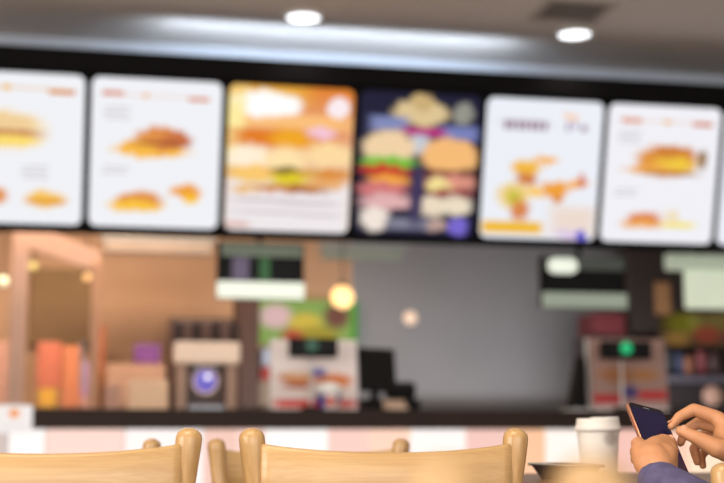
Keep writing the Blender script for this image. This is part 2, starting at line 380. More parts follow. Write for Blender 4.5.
for x_, lab in ((-.3, 'added ceiling light over the left of the counter, unseen above the frame'), (1.3, 'added ceiling light over the middle of the counter, unseen above the frame'), (2.9, 'added ceiling light over the right of the counter, unseen above the frame')):  # unseen lamps added to brighten the counter front and its goods
    downlight(0, 0, lab, xy=(x_, 4.9), power=(75 if x_ < 2 else 30))
p = atZ(572, 10, ZC)
r = thing('air_grille', 'grey slatted square air grille in the ceiling above the right-hand light', 'air vent', p)
VW, VD = .36, .34
bm = BM()
for a in ((-VW / 2, VW / 2, -VD / 2, -VD / 2 + .03), (-VW / 2, VW / 2, VD / 2 - .03, VD / 2), (-VW / 2, -VW / 2 + .03, -VD / 2 + .03, VD / 2 - .03), (VW / 2 - .03, VW / 2, -VD / 2 + .03, VD / 2 - .03)):
    box(bm, *a, -.014, 0)
obj('frame', bm, mat('grille_frame', (170, 160, 152), .6), r)
bm = BM(); box(bm, -VW / 2 + .03, VW / 2 - .03, -VD / 2 + .03, VD / 2 - .03, -.003, 0); obj('back_plate', bm, mat('grille_dark', (52, 46, 44), .8), r)
for k in range(7):
    y = -VD / 2 + .055 + k * .038
    bm = BM(); box(bm, -VW / 2 + .03, VW / 2 - .03, y - .006, y + .006, -.010, -.004, M=None); obj('slat', bm, mat('grille_slat', (130, 120, 114), .6), r)

# ------------------------------------------------------------------ counter
YC = 6.12
zt = atY(362, 409.5, YC).z; zb = atY(362, 429.0, YC).z
cr = thing('service_counter', 'long dark-topped service counter with a glowing pink and white front', 'counter', (0, YC, 0))
CX0, CX1 = -1.4, 5.2
counter_m = mat('counter_top', (44, 30, 25), .6, spec=.25, var=.15, scale=5)
bm = BM(); box(bm, CX0, CX1, 0, .72, zb, zt, .006); obj('counter_top', bm, counter_m, cr)
bm = BM(); box(bm, CX0 + .03, CX1 - .03, .10, .68, .10, zb); obj('body', bm, dark_wall, cr)
bm = BM(); box(bm, CX0 + .06, CX1 - .06, .14, .64, 0, .10); obj('plinth', bm, black, cr)
segs = [(-60, 8, (206, 190, 184)), (8, 45, (255, 250, 246)), (45, 124, (250, 216, 204)), (124, 204, (255, 244, 240)), (204, 235, (240, 200, 186)), (235, 265, (250, 212, 200)), (265, 328, (255, 250, 246)),
        (328, 370, (246, 206, 194)), (370, 411, (253, 212, 190)), (411, 466, (255, 246, 242)), (466, 508, (240, 198, 188)), (508, 546, (248, 196, 158)), (546, 600, (255, 244, 236)), (600, 660, (242, 194, 182)), (660, 690, (250, 204, 180)), (690, 740, (255, 226, 196)), (740, 800, (240, 180, 160))]
gm = {}
for a, b_, c in segs:
    xa, xb = atY(a, 450, YC + .07).x, atY(b_, 450, YC + .07).x
    bm = BM(); box(bm, xa + .002, xb - .002, .07, .10, .16, zb - .001, .002)
    o = obj('light_panel', bm, mat('backlit_panel', tuple(int(v * .45) for v in c), .4, emis=c, estr=1.0, var=.02, spec=.1), cr)

# ------------------------------------------------------------------ hanging order displays
bar_bright = mat('lit_bar', (236, 240, 230), .4, emis=(226, 236, 218), estr=.75)
bar_dim = mat('dim_bar', (130, 138, 124), .5, emis=(110, 124, 104), estr=.3)
def hanging_display(x0, x1, y0, y1, y2, y3, Y, label, patches=(), topm=None, botm=None):
    a = atY(x0, y3, Y); b = atY(x1, y3, Y); w_ = b.x - a.x; cx = (a.x + b.x) / 2
    zs = [atY((x0 + x1) / 2, y, Y).z for y in (y0, y1, y2, y3)]
    r = thing('order_display', label, 'display', (cx, Y, zs[3]), 0, 'displays hung under the menu boards')
    h = [z - zs[3] for z in zs]
    bm = BM(); box(bm, -w_ / 2, w_ / 2, .012, .07, 0, h[0], .006); obj('casing', bm, black, r)
    bm = BM(); box(bm, -w_ / 2 + .02, w_ / 2 - .01, -.002, .013, h[1], h[0] - .004, .004); obj('top_bar', bm, topm or bar_dim, r)
    bm = BM(); box(bm, -w_ / 2, w_ / 2, -.012, .013, 0, h[2], .004); obj('bottom_bar', bm, botm or bar_bright, r)
    bm = BM(); box(bm, -w_ / 2 + .03, w_ / 2 - .03, .004, .012, h[2] + .003, h[1] - .003); s = obj('screen', bm, blackg, r)
    for (u0, u1, c, st) in patches:
        bm = BM(); box(bm, -w_ / 2 + .03 + u0 * (w_ - .06), -w_ / 2 + .03 + u1 * (w_ - .06), .001, .004, h[2] + .006, h[1] - .006)
        obj('screen_window', bm, mat('screen_content', c, .4, emis=c, estr=st), s)
    bm = BM(); tube(bm, [(0, .085, h[0] - .05), (0, .085, 2.0 - zs[3])], .016); obj('hanger', bm, black, r)
    return r
hanging_display(217, 304, 242, 256.5, 282, 298.5, 6.93, 'black hanging display with green strip and bright white lower bar, under the orange board',
                [(.12, .34, (96, 84, 110), .5), (.48, .62, (36, 84, 40), .7)])
d2 = hanging_display(543, 627, 256, 270, 293, 308, 6.93, 'black hanging display with a round white spot at its upper left corner',
                botm=mat('dim_lit_bar', (150, 160, 146), .5, emis=(146, 158, 142), estr=.55), topm=mat('dimmer_bar', (70, 74, 70), .5, emis=(80, 84, 78), estr=.4))
a = atY(562, 266, 6.93)
bm = BM(); rplate(bm, .17, .085, -.02, 0, .04); 
o = obj('lit_badge', bm, bar_bright); o.parent = d2; o.location = a - d2.location
# third: white light sign cut by the right edge
a = atY(688, 308, 6.93); b = atY(760, 308, 6.93); z1 = atY(690, 270, 6.93).z; z0 = a.z; z2 = atY(690, 254, 6.93).z
lt = atY(668, 262, 6.93).x
r = thing('light_sign', 'pale green-white light sign under the boards at the right edge', 'sign', (a.x, 6.93, z0))
sign_m = mat('sign_glow', (196, 204, 180), .5, emis=(196, 206, 184), estr=.75)
bm = BM(); box(bm, 0, b.x - a.x, 0, .05, 0, z1 - z0, .01); obj('panel', bm, sign_m, r)
bm = BM(); box(bm, lt - a.x, b.x - a.x, -.01, .06, z1 - z0, z2 - z0, .01); obj('header', bm, mat('sign_header', (170, 178, 160), .5, emis=(170, 180, 160), estr=.6), r)
bm = BM(); box(bm, .1, .13, .055, .085, z2 - z0 - .02, 2.0 - z0); obj('hanger', bm, black, r)
# pale fluorescent strips on the kitchen ceiling behind the boards
for (x0, x1, y, c, lab) in ((104, 212, 247, (128, 110, 96), 'dim strip light behind the boards, left of the hanging displays'), (322, 402, 253, (96, 98, 88), 'dim strip light behind the boards, above the round lamp')):
    p0, p1 = atY(x0, y, 8.2), atY(x1, y, 8.2)
    r = thing('strip_light', lab, 'strip light', ((p0.x + p1.x) / 2, 8.2, p0.z), 0, 'strip lights over the kitchen')
    L_ = p1.x - p0.x
    bm = BM(); box(bm, -L_ / 2, L_ / 2, -.06, .06, -.035, .035, .012); obj('diffuser', bm, mat('strip_glow', c, .5, emis=c, estr=.7), r)
    bm = BM(); box(bm, -L_ / 2 - .02, L_ / 2 + .02, -.07, .07, .035, .06, .005); obj('tray', bm, grey_pl, r)
    for s in (-1, 1):
        bm = BM(); tube(bm, [(s * L_ * .35, 0, .05), (s * L_ * .35, 0, 2.62 - p0.z)], .005, 8); obj('hanger', bm, dark_steel, r)

# ------------------------------------------------------------------ items on the counter
def bx(name, label, cat, px0, px1, py0, py1, Y, depth, m, bev=.006, group=None, snap=None):
    """rounded box seen at these rows and columns, front face at Y"""
    a, b = atY(px0, py1, Y), atY(px1, py1, Y); z1 = atY((px0 + px1) / 2, py0, Y).z; z0 = a.z if snap is None else snap
    bm = BM(); w_ = b.x - a.x
    box(bm, -w_ / 2, w_ / 2, 0, depth, 0, z1 - z0, bev)
    o = obj(name, bm, m, None, loc=((a.x + b.x) / 2, Y, z0))
    return tag(o, label, cat, group)

def poster_stand(px0, px1, py0, Y, label, shapes, base):
    a, b = atY(px0, 408, Y), atY(px1, 408, Y); w_ = b.x - a.x; h = atY(px0, py0, Y).z - zt; cx = (a.x + b.x) / 2
    r = thing('poster_stand', label, 'poster stand', (cx, Y, zt), 0, 'promotion stands on the counter')
    bm = BM(); box(bm, -w_ / 2, w_ / 2, -.004, .004, 0, h)
    bmesh.ops.transform(bm, matrix=Matrix.Translation((0, 0, -h / 2)), verts=bm.verts)
    o = obj('poster', bm, print_mat('promo_print', w_, h, base, shapes, noise=.05), r); o.location = (0, .01, h / 2); o.rotation_euler = (R(-6), 0, 0)
    for s in (-1, 1):
        bm = BM(); box(bm, s * w_ / 2 - .006, s * w_ / 2 + .006, -.008, .010, 0, h + .004)
        bmesh.ops.rotate(bm, cent=(0, 0, 0), matrix=Matrix.Rotation(R(-6), 3, 'X'), verts=bm.verts)
        obj('side_rail', bm, white_pl, r, loc=(0, .022, 0))
    bm = BM(); box(bm, -w_ / 2, w_ / 2, -.02, .16, 0, .012, .003); obj('foot', bm, white_pl, r)
    bm = BM(); box(bm, -.03, .03, .12, .13, 0, h * .8); obj('strut', bm, white_pl, r)
    return r, cx, h
promo = [('r', .5, .93, .5, .08, (206, 66, 56), .3), ('r', .5, .2, .42, .14, (238, 226, 224), .4), ('e', .30, .55, .22, .09, (222, 140, 80), .4), ('e', .72, .58, .22, .10, (226, 130, 64), .4),
         ('e', .30, .50, .16, .03, (250, 220, 180), .5), ('e', .55, .46, .09, .06, (110, 110, 190), .5), ('r', .5, .74, .45, .04, (240, 220, 210), .4), ('e', .60, .84, .1, .07, (90, 80, 160), .5), ('e', .3, .66, .18, .03, (180, 70, 40), .5)]
poster_stand(272, 357, 339, 6.36, 'white promotion stand with orange burgers and a red base strip, left of the black register', promo, (248, 234, 232))
poster_stand(592, 668, 338, 6.36, 'dim pinkish promotion stand with a red strip, behind the raised phone',
             [('r', .2, .84, .2, .07, (190, 40, 46), .4), ('r', .8, .78, .2, .06, (200, 40, 46), .4), ('r', .5, .95, .5, .05, (190, 160, 156), .4), ('e', .35, .5, .24, .1, (170, 110, 66), .5), ('e', .7, .5, .18, .08, (176, 120, 66), .5), ('e', .5, .74, .1, .08, (70, 60, 130), .5)], (168, 134, 124))
def customer_display(px0, px1, py0, py1, Y, label, light=(30, 110, 60)):
    a, b = atY(px0, py1, Y), atY(px1, py1, Y); w_ = b.x - a.x; h = atY(px0, py0, Y).z - a.z
    r = thing('customer_display', label, 'display', ((a.x + b.x) / 2, Y, zt), 0, 'customer displays on the counter')
    z = a.z - zt
    bm = BM(); box(bm, -w_ / 2, w_ / 2, -.03, .03, z, z + h, .008); obj('head', bm, black, r)
    bm = BM(); box(bm, -w_ * .4, w_ * .4, -.034, -.03, z + h * .25, z + h * .8); obj('screen', bm, blackg, r)
    bm = BM(); lathe(bm, [(0, -.005), (.028, -.003), (.032, .002), (0, .004)], 24, Matrix.Translation((-.01, -.036, z + h * .6)) @ Matrix.Rotation(R(90), 4, 'X')); obj('lit_logo', bm, mat('green_led', light, .4, emis=light, estr=1.0), r)
    bm = BM(); tube(bm, [(0, .06, 0), (0, .06, z + .02), (0, .02, z + h * .5)], .006); obj('pole', bm, white_pl, r)
    bm = BM(); lathe(bm, [(0, 0), (.05, 0), (.05, .012), (.02, .02), (0, .02)], 28, Matrix.Translation((0, .06, 0))); obj('base', bm, black, r)
customer_display(289, 337, 338, 357, 6.22, 'low black customer display in front of the white promotion stand', (24, 60, 44))
customer_display(601, 650, 341, 359, 6.22, 'black customer display with a glowing green spot, in front of the pinkish stand', (20, 150, 96))
def register(px0, px1, py0, py1, Y, label, side):
    a, b = atY(px0, py1, Y), atY(px1, py1, Y); w_ = b.x - a.x; h = atY(px0, py0, Y).z - zt; cx = (a.x + b.x) / 2
    r = thing('cash_register', label, 'cash register', (cx, Y, zt), 0, 'registers on the counter')
    M = Matrix.Translation((0, .03, h * .62)) @ Matrix.Rotation(R(-14), 4, 'X') @ Matrix.Rotation(R(8 * side), 4, 'Z')
    bm = BM(); box(bm, -w_ / 2, w_ / 2, -.018, .018, -h * .34, h * .36, .008, M=M); obj('monitor', bm, black, r)
    bm = BM(); box(bm, -w_ / 2 + .012, w_ / 2 - .012, .018, .021, -h * .31, h * .33, M=M); obj('screen', bm, blackg, r)
    bm = BM(); tube(bm, [(0, .10, .05), (0, .07, h * .4), (0, .035, h * .6)], .022); obj('neck', bm, black, r)
    bm = BM(); box(bm, -.08, w_ / 2 + .12, -.02, .24, 0, .06, .012); obj('cash_drawer', bm, black, r)
    bm = BM(); box(bm, w_ / 2 - .03, w_ / 2 + .10, -.01, .16, .06, .145, .02); obj('receipt_printer', bm, black, r)
    return r
register(359, 397, 346, 380, 6.42, 'black cash register with a tilted screen, right of the white promotion stand', 1)
rs = thing('card_terminal', 'dark slanted panel standing just left of the pinkish promotion stand', 'terminal', atY(584, 408, 6.34).xy.to_3d() + Vector((0, 0, zt)))
bm = BM(); 
v = [(-.065, 0), (.015, 0), (.015, .28), (-.005, .28)]
f0 = [bm.verts.new((x, 0, z)) for x, z in v]; f1 = [bm.verts.new((x, .1, z)) for x, z in v]
bm.faces.new(f0); bm.faces.new(f1)
for k in range(4): bm.faces.new((f0[k], f0[(k + 1) % 4], f1[(k + 1) % 4], f1[k]))
obj('body', bm, black, rs)
bm = BM(); box(bm, -.08, .02, -.02, .12, 0, .012, .003); obj('base', bm, white_pl, rs)
# round blue and white tin before the stand
p = atY(329, 409, 6.165)
r = thing('paper_bowl', 'small round blue and white paper bowl before the white promotion stand', 'bowl', (p.x, 6.165, zt))
r.scale = (.75, .62, 1.0)
bm = BM(); lathe(bm, [(0, 0), (.055, 0), (.06, .01), (.085, .085), (.088, .09), (.082, .088), (.056, .012), (0, .012)], 32); obj('body', bm, print_mat('bowl_print', .18, .18, (232, 226, 226), [('e', .5, .3, .2, .12, (210, 90, 70), .4), ('r', .12, .4, .2, .3, (60, 60, 150), .3), ('r', .85, .2, .1, .1, (60, 60, 150), .3)]), r, True)
bm = BM(); lathe(bm, [(.088, .088), (.09, .09), (.088, .1), (.05, .125), (0, .13)], 32, cap=False); obj('lid', bm, white_pl, r, True)
p = atY(396, 403, 6.24)
r = thing('coin_tray', 'low beige tray lying before the black register', 'tray', (p.x, 6.24, zt))
bm = BM(); box(bm, -.05, .05, -.05, .05, 0, .02, .006); obj('base', bm, mat('tray_beige', (196, 168, 146), .5), r)
bm = BM(); box(bm, -.055, .055, .04, .055, .0, .05, .006); obj('backstop', bm, mat('tray_beige_back', (176, 150, 130), .5), r)
# card standing over the counter edge at far left; glow added to imitate flare
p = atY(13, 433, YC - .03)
r = thing('notice_card', 'white notice card with added glow and orange mark, clipped over the left counter end', 'sign', (p.x, YC - .045, p.z))
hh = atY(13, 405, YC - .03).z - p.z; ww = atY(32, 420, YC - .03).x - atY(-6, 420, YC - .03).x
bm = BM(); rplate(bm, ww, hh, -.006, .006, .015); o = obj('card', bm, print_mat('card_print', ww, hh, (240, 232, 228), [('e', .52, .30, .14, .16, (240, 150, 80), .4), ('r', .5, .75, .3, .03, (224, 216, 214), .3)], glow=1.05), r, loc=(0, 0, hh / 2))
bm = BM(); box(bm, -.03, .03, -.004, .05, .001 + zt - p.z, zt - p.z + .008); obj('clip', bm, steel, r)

# ------------------------------------------------------------------ coffee machine and neighbours (left part of the counter)
YM = 6.5
x0, x1 = atY(173, 408, YM).x, atY(239, 408, YM).x; mw = x1 - x0; mh = atY(205, 342, YM).z - zt
r = thing('coffee_machine', 'steel coffee machine with pale top bar and a glowing violet dial', 'coffee machine', ((x0 + x1) / 2, YM, zt))
bm = BM(); box(bm, -mw / 2, mw / 2, .10, .34, 0, mh, .01); obj('body', bm, mat('machine_brown', (70, 50, 44), .4, .3), r)
bm = BM(); box(bm, -mw / 2, mw / 2, -.03, .10, mh * .68, mh, .014); obj('top_bar', bm, mat('machine_cream', (232, 206, 184), .4, emis=(226, 196, 170), estr=.25), r)
for s in (-1, 1):
    bm = BM(); box(bm, s * mw * .38 - .028, s * mw * .38 + .028, -.01, .10, 0, mh * .68, .008); obj('side_column', bm, mat('machine_column', (150, 120, 102), .4, .5), r)
M = Matrix.Translation((0, .094, mh * .44)) @ Matrix.Rotation(R(90), 4, 'X')
bm = BM(); lathe(bm, [(0, .012), (.05, .012), (.058, .006), (.06, 0)], 32, M); d = obj('dial', bm, mat('violet_dial', (110, 100, 196), .3, emis=(110, 100, 200), estr=.55), r, True)
bm = BM(); lathe(bm, [(.058, 0), (.066, .0), (.066, .016), (.058, .016)], 32, M, cap=False); obj('ring', bm, mat('dial_ring', (220, 190, 170), .3, .6), d)
bm = BM(); lathe(bm, [(0, .02), (.013, .02), (.013, .014), (0, .014)], 16, Matrix.Translation((.012, .094, mh * .5)) @ Matrix.Rotation(R(90), 4, 'X')); obj('lamp', bm, mat('dial_lamp', (250, 244, 240), .3, emis=(255, 248, 244), estr=1.2), d)
for s in (-.4, .4):
    bm = BM(); tube(bm, [(s * .1, .06, mh * .68), (s * .1, .06, mh * .58)], .012); obj('spout', bm, steel, r)
bm = BM(); box(bm, -mw * .28, mw * .28, -.02, .10, .0, .025, .005); obj('drip_tray', bm, steel, r)
# stacks of upside down cups on the machine
cupm = [mat('stack_dark', (60, 42, 40), .5), mat('stack_pale', (120, 92, 84), .5)]
for k in range(7):
    px = 180 + k * 9.6
    x = atY(px, 330, YM).x
    r = tag(obj('cup_stack', lathe(BM(), sum([[(.026 - .0005 * j, .012 * j), (.0225, .012 * j + .011)] for j in range(9)], [(0, 0)]) + [(0, .12)], 16), cupm[k % 2], loc=(x, YM + .16, zt + mh)),
            'stack of cups on the coffee machine, number %s from the left in its row' % ('one two three four five six seven'.split()[k]), 'cup stack', 'cup stacks on the coffee machine')
r = bx('carton', 'cream cardboard carton on the counter left of the coffee machine', 'carton', 128, 168, 380, 409, 6.5, .2, mat('carton_cream', (244, 204, 168), .6), snap=zt)
bx('carton', 'small pinkish carton between the cream carton and the coffee machine', 'carton', 104, 121, 385, 409, 6.55, .14, mat('carton_pink', (196, 150, 128), .6), snap=zt)
# back counter and shelves inside the kitchen
YK = 8.25
kz = atY(300, 409, YK).z
r = thing('back_counter', 'steel work counter along the kitchen wall behind the service counter', 'counter', (0, YK, 0))
bm = BM(); box(bm, -1.6, 5.4, -.10, .65, kz - .04, kz, .006); obj('top', bm, dark_steel, r)
bm = BM(); box(bm, -1.55, 5.35, 0, .60, .08, kz - .04); obj('body', bm, dark_steel, r)
bm = BM(); box(bm, -1.5, 5.3, .05, .55, 0, .08); obj('plinth', bm, black, r)
def kbox(name, label, cat, px0, px1, py0, py1, c, Y=YK + .1, depth=.25, grp=None, emis=0, snap=None, m=None):
    return bx(name, label, cat, px0, px1, py0, py1, Y, depth, m or mat(name + '_paint', c, .55, emis=c if emis else None, estr=emis, var=.12, scale=14), .008, grp, snap)
kbox('storage_box', 'violet storage box standing above the cream carton', 'box', 134, 160, 344, 364, (112, 60, 128))
kbox('steel_cabinet', 'pale brown cabinet block carrying the violet box', 'cabinet', 105, 164, 364.3, 404, (176, 136, 112), YK, .4, snap=kz)
kbox('dark_locker', 'tall dark brown locker right of the coffee machine', 'cabinet', 238, 259, 268, 404, (70, 44, 34), YK - .05, .4, snap=kz)
kbox('dark_shelf', 'dark brown shelf block behind the coffee cups', 'shelf', 168, 233, 318, 404, (72, 48, 40), YK + .1, .3, snap=kz)
kbox('paper_carton', 'white and blue paper carton right of the brown locker', 'carton', 262, 275, 348, 366, (200, 206, 222), grp=None)
kbox('paper_carton', 'red paper carton under the white and blue one', 'carton', 261, 275, 366.4, 380, (190, 66, 56))
kbox('bottle_crate', 'beige crate under the red paper carton', 'crate', 259, 275, 380.4, 404, (166, 140, 116), snap=kz)
# green promotion panel on the kitchen wall
a, b = atY(252, 340, YB - .06), atY(357, 340, YB - .06); z1 = atY(300, 300, YB - .06).z; z0 = atY(300, 345, YB - .06).z
w_, h_ = b.x - a.x, z1 - z0
bm = BM(); rplate(bm, w_, h_, 0, .03, .01)
o = obj('wall_poster', bm, print_mat('green_print', w_, h_, (140, 170, 84), [('e', .22, .38, .15, .26, (232, 190, 190), .4), ('e', .50, .52, .16, .22, (220, 190, 70), .4), ('e', .62, .75, .2, .16, (170, 150, 40), .4), ('e', .80, .35, .12, .28, (120, 70, 56), .4), ('e', .38, .80, .1, .15, (190, 80, 50), .4), ('r', .97, .5, .03, .5, (70, 150, 40), .2), ('r', .02, .5, .03, .5, (70, 140, 40), .2)], glow=.85), loc=((a.x + b.x) / 2, YB - .08, (z0 + z1) / 2))
tag(o, 'green glowing food poster on the kitchen wall above the white promotion stand', 'poster')
# lamps in the kitchen
def pendant(px, py, Y, rad, c, s, label, zc=2.62):
    p = atY(px, py, Y)
    r = thing('pendant_lamp', label, 'lamp', p, 0, 'round lamps in the kitchen')
    bm = BM(); bmesh.ops.create_uvsphere(bm, u_segments=24, v_segments=16, radius=rad); obj('globe', bm, mat('globe_glow', c, .4, emis=c, estr=s), r, True)
    bm = BM(); lathe(bm, [(.02, rad * .95), (.022, rad * 1.3), (0, rad * 1.3)], 16, cap=False); obj('cap', bm, dark_steel, r)
    bm = BM(); tube(bm, [(0, 0, rad * 1.25), (0, 0, zc - p.z)], .004, 8); obj('cord', bm, black, r)
pendant(342.5, 297, 8.0, .072, (255, 206, 140), 1.2, 'glowing warm round lamp hanging before the green poster')
p = atY(410, 318, YB)
r = thing('wall_lamp', 'small dim beige round lamp on the grey kitchen wall', 'lamp', p)
bm = BM(); lathe(bm, [(.055, 0), (.055, .012), (.05, .015)], 24, Matrix.Rotation(R(90), 4, 'X'), cap=False); obj('rim', bm, steel, r, True)
bm = BM(); lathe(bm, [(.05, .014), (.03, .030), (0, .036)], 24, Matrix.Rotation(R(90), 4, 'X'), cap=False); obj('diffuser', bm, mat('wall_lamp_glow', (220, 190, 166), .5, emis=(220, 190, 166), estr=.75), r, True)
pendant(3, 281, 7.9, .030, (220, 224, 190), 1.0, 'bright small round lamp at the far left edge beside the door post', 2.62)
pendant(33, 266, 8.3, .026, (190, 176, 110), .8, 'dim yellowish small round lamp inside the glass door', 2.62)
pendant(87, 277, 8.3, .026, (206, 170, 120), .9, 'dim small round lamp at the right side of the glass door', 2.62)

# ------------------------------------------------------------------ glass door on the left of the kitchen
YD = 7.55
pink_m = mat('door_frame_paint', (222, 180, 158), .5, var=.04)
r = thing('glass_door', 'pinkish white framed glass door of the kitchen at the left', 'door', (atY(45, 400, YD).x, YD, 0))
ox = r.location.x
def px_(p): return atY(p, 300, YD).x - ox
ztop = atY(20, 236, YD).z; zr = atY(95, 262, YD).z
bm = BM(); box(bm, px_(11), px_(27), -.03, .03, 0, ztop + .1, .006); obj('post', bm, pink_m, r)
bm = BM(); box(bm, px_(91), px_(101), -.03, .03, 0, zr, .006); obj('post', bm, mat('door_post_tan', (206, 156, 122), .5), r)
bm = BM()
va = [(px_(27), ztop + .07), (px_(99), zr + .06), (px_(99), zr - .06), (px_(27), ztop - .07)]
f0 = [bm.verts.new((x, -.025, z)) for x, z in va]; f1 = [bm.verts.new((x, .025, z)) for x, z in va]
bm.faces.new(f0); bm.faces.new(f1)
for k in range(4): bm.faces.new((f0[k], f0[(k + 1) % 4], f1[(k + 1) % 4], f1[k]))
obj('top_rail', bm, pink_m, r)
bm = BM(); box(bm, px_(27), px_(91), -.004, .004, .95, zr - .08); 
gl = mat('door_glass', (255, 250, 245), .05, trans=1.0, var=0); gl.node_tree.nodes['Principled BSDF'].inputs['IOR'].default_value = 1.08; obj('glass', bm, gl, r)
bm = BM(); box(bm, px_(27), px_(91), -.02, .02, .80, .95, .005); obj('bottom_rail', bm, pink_m, r)
bm = BM(); tube(bm, [(px_(84), -.03, 1.1), (px_(84), -.07, 1.1), (px_(84), -.07, 1.35), (px_(84), -.03, 1.35)], .010); obj('handle', bm, steel, r)
# things behind/around the door: display shelf with toy boxes
dz = kz
kbox('wood_panel', 'dull olive brown wood panel behind the glass door', 'panel', 28, 92, 268, 345, (128, 96, 52), 8.94, .06)
kbox('tall_cabinet', 'orange-brown cabinet right of the glass door', 'cabinet', 94, 103, 325, 404, (170, 92, 50), 8.56, .25, snap=kz)
kbox('toy_box', 'tall dull red toy box on the back counter behind the glass door', 'box', 36, 60, 342, 388, (200, 112, 86), 8.2, .2)
kbox('toy_box', 'orange box between the red and violet boxes behind the glass door', 'box', 60.5, 79, 346, 404, (206, 128, 88), 8.2, .2, snap=kz)
kbox('toy_box', 'pale violet box behind the glass door', 'box', 80, 90, 362, 396, (176, 140, 180), 8.2, .15)
kbox('toy_box', 'yellow ochre box right of the violet box behind the glass door', 'box', 91, 99, 366, 404, (220, 150, 60), 8.35, .15, snap=kz)
kbox('toy_box', 'small yellow box under the red toy box behind the glass door', 'box', 38, 56, 388.4, 404, (222, 170, 60), 8.2, .2, snap=kz)
kbox('pale_carton', 'pale violet stand under the pale violet box', 'carton', 80, 90, 396.4, 404, (200, 150, 140), 8.2, .15, snap=kz)
kbox('toy_box', 'faded pink box at the left edge behind the door post', 'box', -10, 14, 342, 404, (200, 150, 130), 8.2, .2, snap=kz)

# ------------------------------------------------------------------ right part of the kitchen
kbox('wall_duct', 'dark brown duct hanging down between second display and light sign', 'duct', 632, 690, 250, 332, (52, 40, 36), 8.3, .3)
kbox('paper_roll', 'tan upright board on the dark duct', 'board', 656, 672, 282, 314, (166, 120, 80), 8.27, .02)
kbox('red_crate', 'dull red crate behind the second customer display', 'crate', 594, 626, 313, 336, (112, 40, 46), 8.3, .3)
kbox('drink_tower', 'dark drink dispenser block below the red crate', 'dispenser', 590, 632, 336.5, 404, (66, 58, 58), YK, .3, snap=kz)
kbox('dark_cabinet', 'black cabinet at the right end of the kitchen', 'cabinet', 655, 740, 382, 406, (34, 26, 28), 7.9, .22)
kbox('steel_shelf', 'grey steel shelf with small goods at the right edge', 'shelf', 655, 745, 376, 381.5, (96, 92, 104), 7.88, .35)
kbox('wall_cladding', 'dark brown wall panel behind the right-hand shelf goods', 'panel', 640, 760, 300, 404, (56, 42, 40), 8.94, .06)
goods = [(660, 672, 348, 376, (60, 62, 66), 'dark grey tin'), (675, 684, 352, 376, (60, 66, 96), 'dull blue tin'), (683.5, 693, 356, 376, (150, 96, 72), 'copper brown tin'), (697, 706, 350, 376, (128, 60, 66), 'dull red tin'), (708, 720, 352, 376, (70, 46, 46), 'brown tin')]
for x0, x1, y0, y1, c, nm in goods:
    p = atY((x0 + x1) / 2, y1, 8.0); rad = (atY(x1, y1, 8.0).x - atY(x0, y1, 8.0).x) / 2; h = atY(x0, y0, 8.0).z - p.z
    r = thing('tin', nm + ' standing on the grey shelf at the right', 'tin', p, 0, 'tins on the right-hand shelf')
    bm = BM(); lathe(bm, [(0, 0), (rad, 0), (rad, h * .9), (rad * .9, h * .93)], 20); obj('body', bm, mat('tin_paint', c, .5, emis=c, estr=.0), r, True)
    bm = BM(); lathe(bm, [(rad * .9, h * .93), (rad * .92, h * .94), (rad * .92, h), (0, h)], 20, cap=False); obj('lid', bm, mat('tin_lid', tuple(int(v * .7) for v in c), .4, .3), r, True)
# leafy garland sign above the shelf
a, b = atY(660, 345, 8.3), atY(745, 345, 8.3); z1 = atY(700, 312, 8.3).z; z0 = atY(700, 346, 8.3).z; w_, h_ = b.x - a.x, z1 - z0
bm = BM(); rplate(bm, w_, h_, 0, .03, .01)
o = obj('food_picture', bm, print_mat('food_print', w_, h_, (84, 62, 40), [('e', .3, .35, .22, .3, (130, 124, 40), .5), ('e', .7, .3, .2, .25, (110, 96, 40), .5), ('e', .55, .65, .16, .25, (140, 60, 40), .5), ('e', .2, .8, .14, .2, (150, 110, 50), .5), ('e', .85, .75, .1, .2, (110, 50, 50), .5)], glow=.6), loc=((a.x + b.x) / 2, 8.3, (z0 + z1) / 2))
tag(o, 'dim green and brown food picture above the right-hand shelf', 'picture')
p = atY(712, 396, 7.86)
bm = BM(); lathe(bm, [(0, .02), (.05, .02), (.062, .012), (.066, 0), (0, 0)], 28, Matrix.Rotation(R(90), 4, 'X'))
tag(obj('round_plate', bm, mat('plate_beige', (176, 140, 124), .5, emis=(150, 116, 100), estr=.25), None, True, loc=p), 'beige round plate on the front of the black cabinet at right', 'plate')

# ------------------------------------------------------------------ dining tables
def table(name, x0, x1, y0, y1, z, label):
    r = thing(name, label, 'table', ((x0 + x1) / 2, (y0 + y1) / 2, 0), 0, 'wooden dining tables')
    w_, d_ = (x1 - x0) / 2, (y1 - y0) / 2
    bm = BM(); box(bm, -w_, w_, -d_, d_, z - .026, z, .004); obj('tabletop', bm, table_wood, r)
    bm = BM(); box(bm, -w_ + .03, w_ - .03, -d_ + .03, d_ - .03, z - .05, z - .026); obj('apron', bm, dark_steel, r)
    bm = BM(); lathe(bm, [(.03, .03), (.03, z - .05)], 24); obj('column', bm, dark_steel, r, True)
    bm = BM(); lathe(bm, [(0, 0), (.048, 0), (.048, .012), (.036, .035), (0, .035)], 32); obj('base', bm, dark_steel, r, True)
    return r
table('dining_table', .74, 1.56, 2.125, 2.72, .75, 'brown dining table at the right, carrying the paper cup and black tray')
table('dining_table', -.30, .654, 2.12, 2.56, .715, 'brown dining table hidden behind the two sharp wooden chairs')

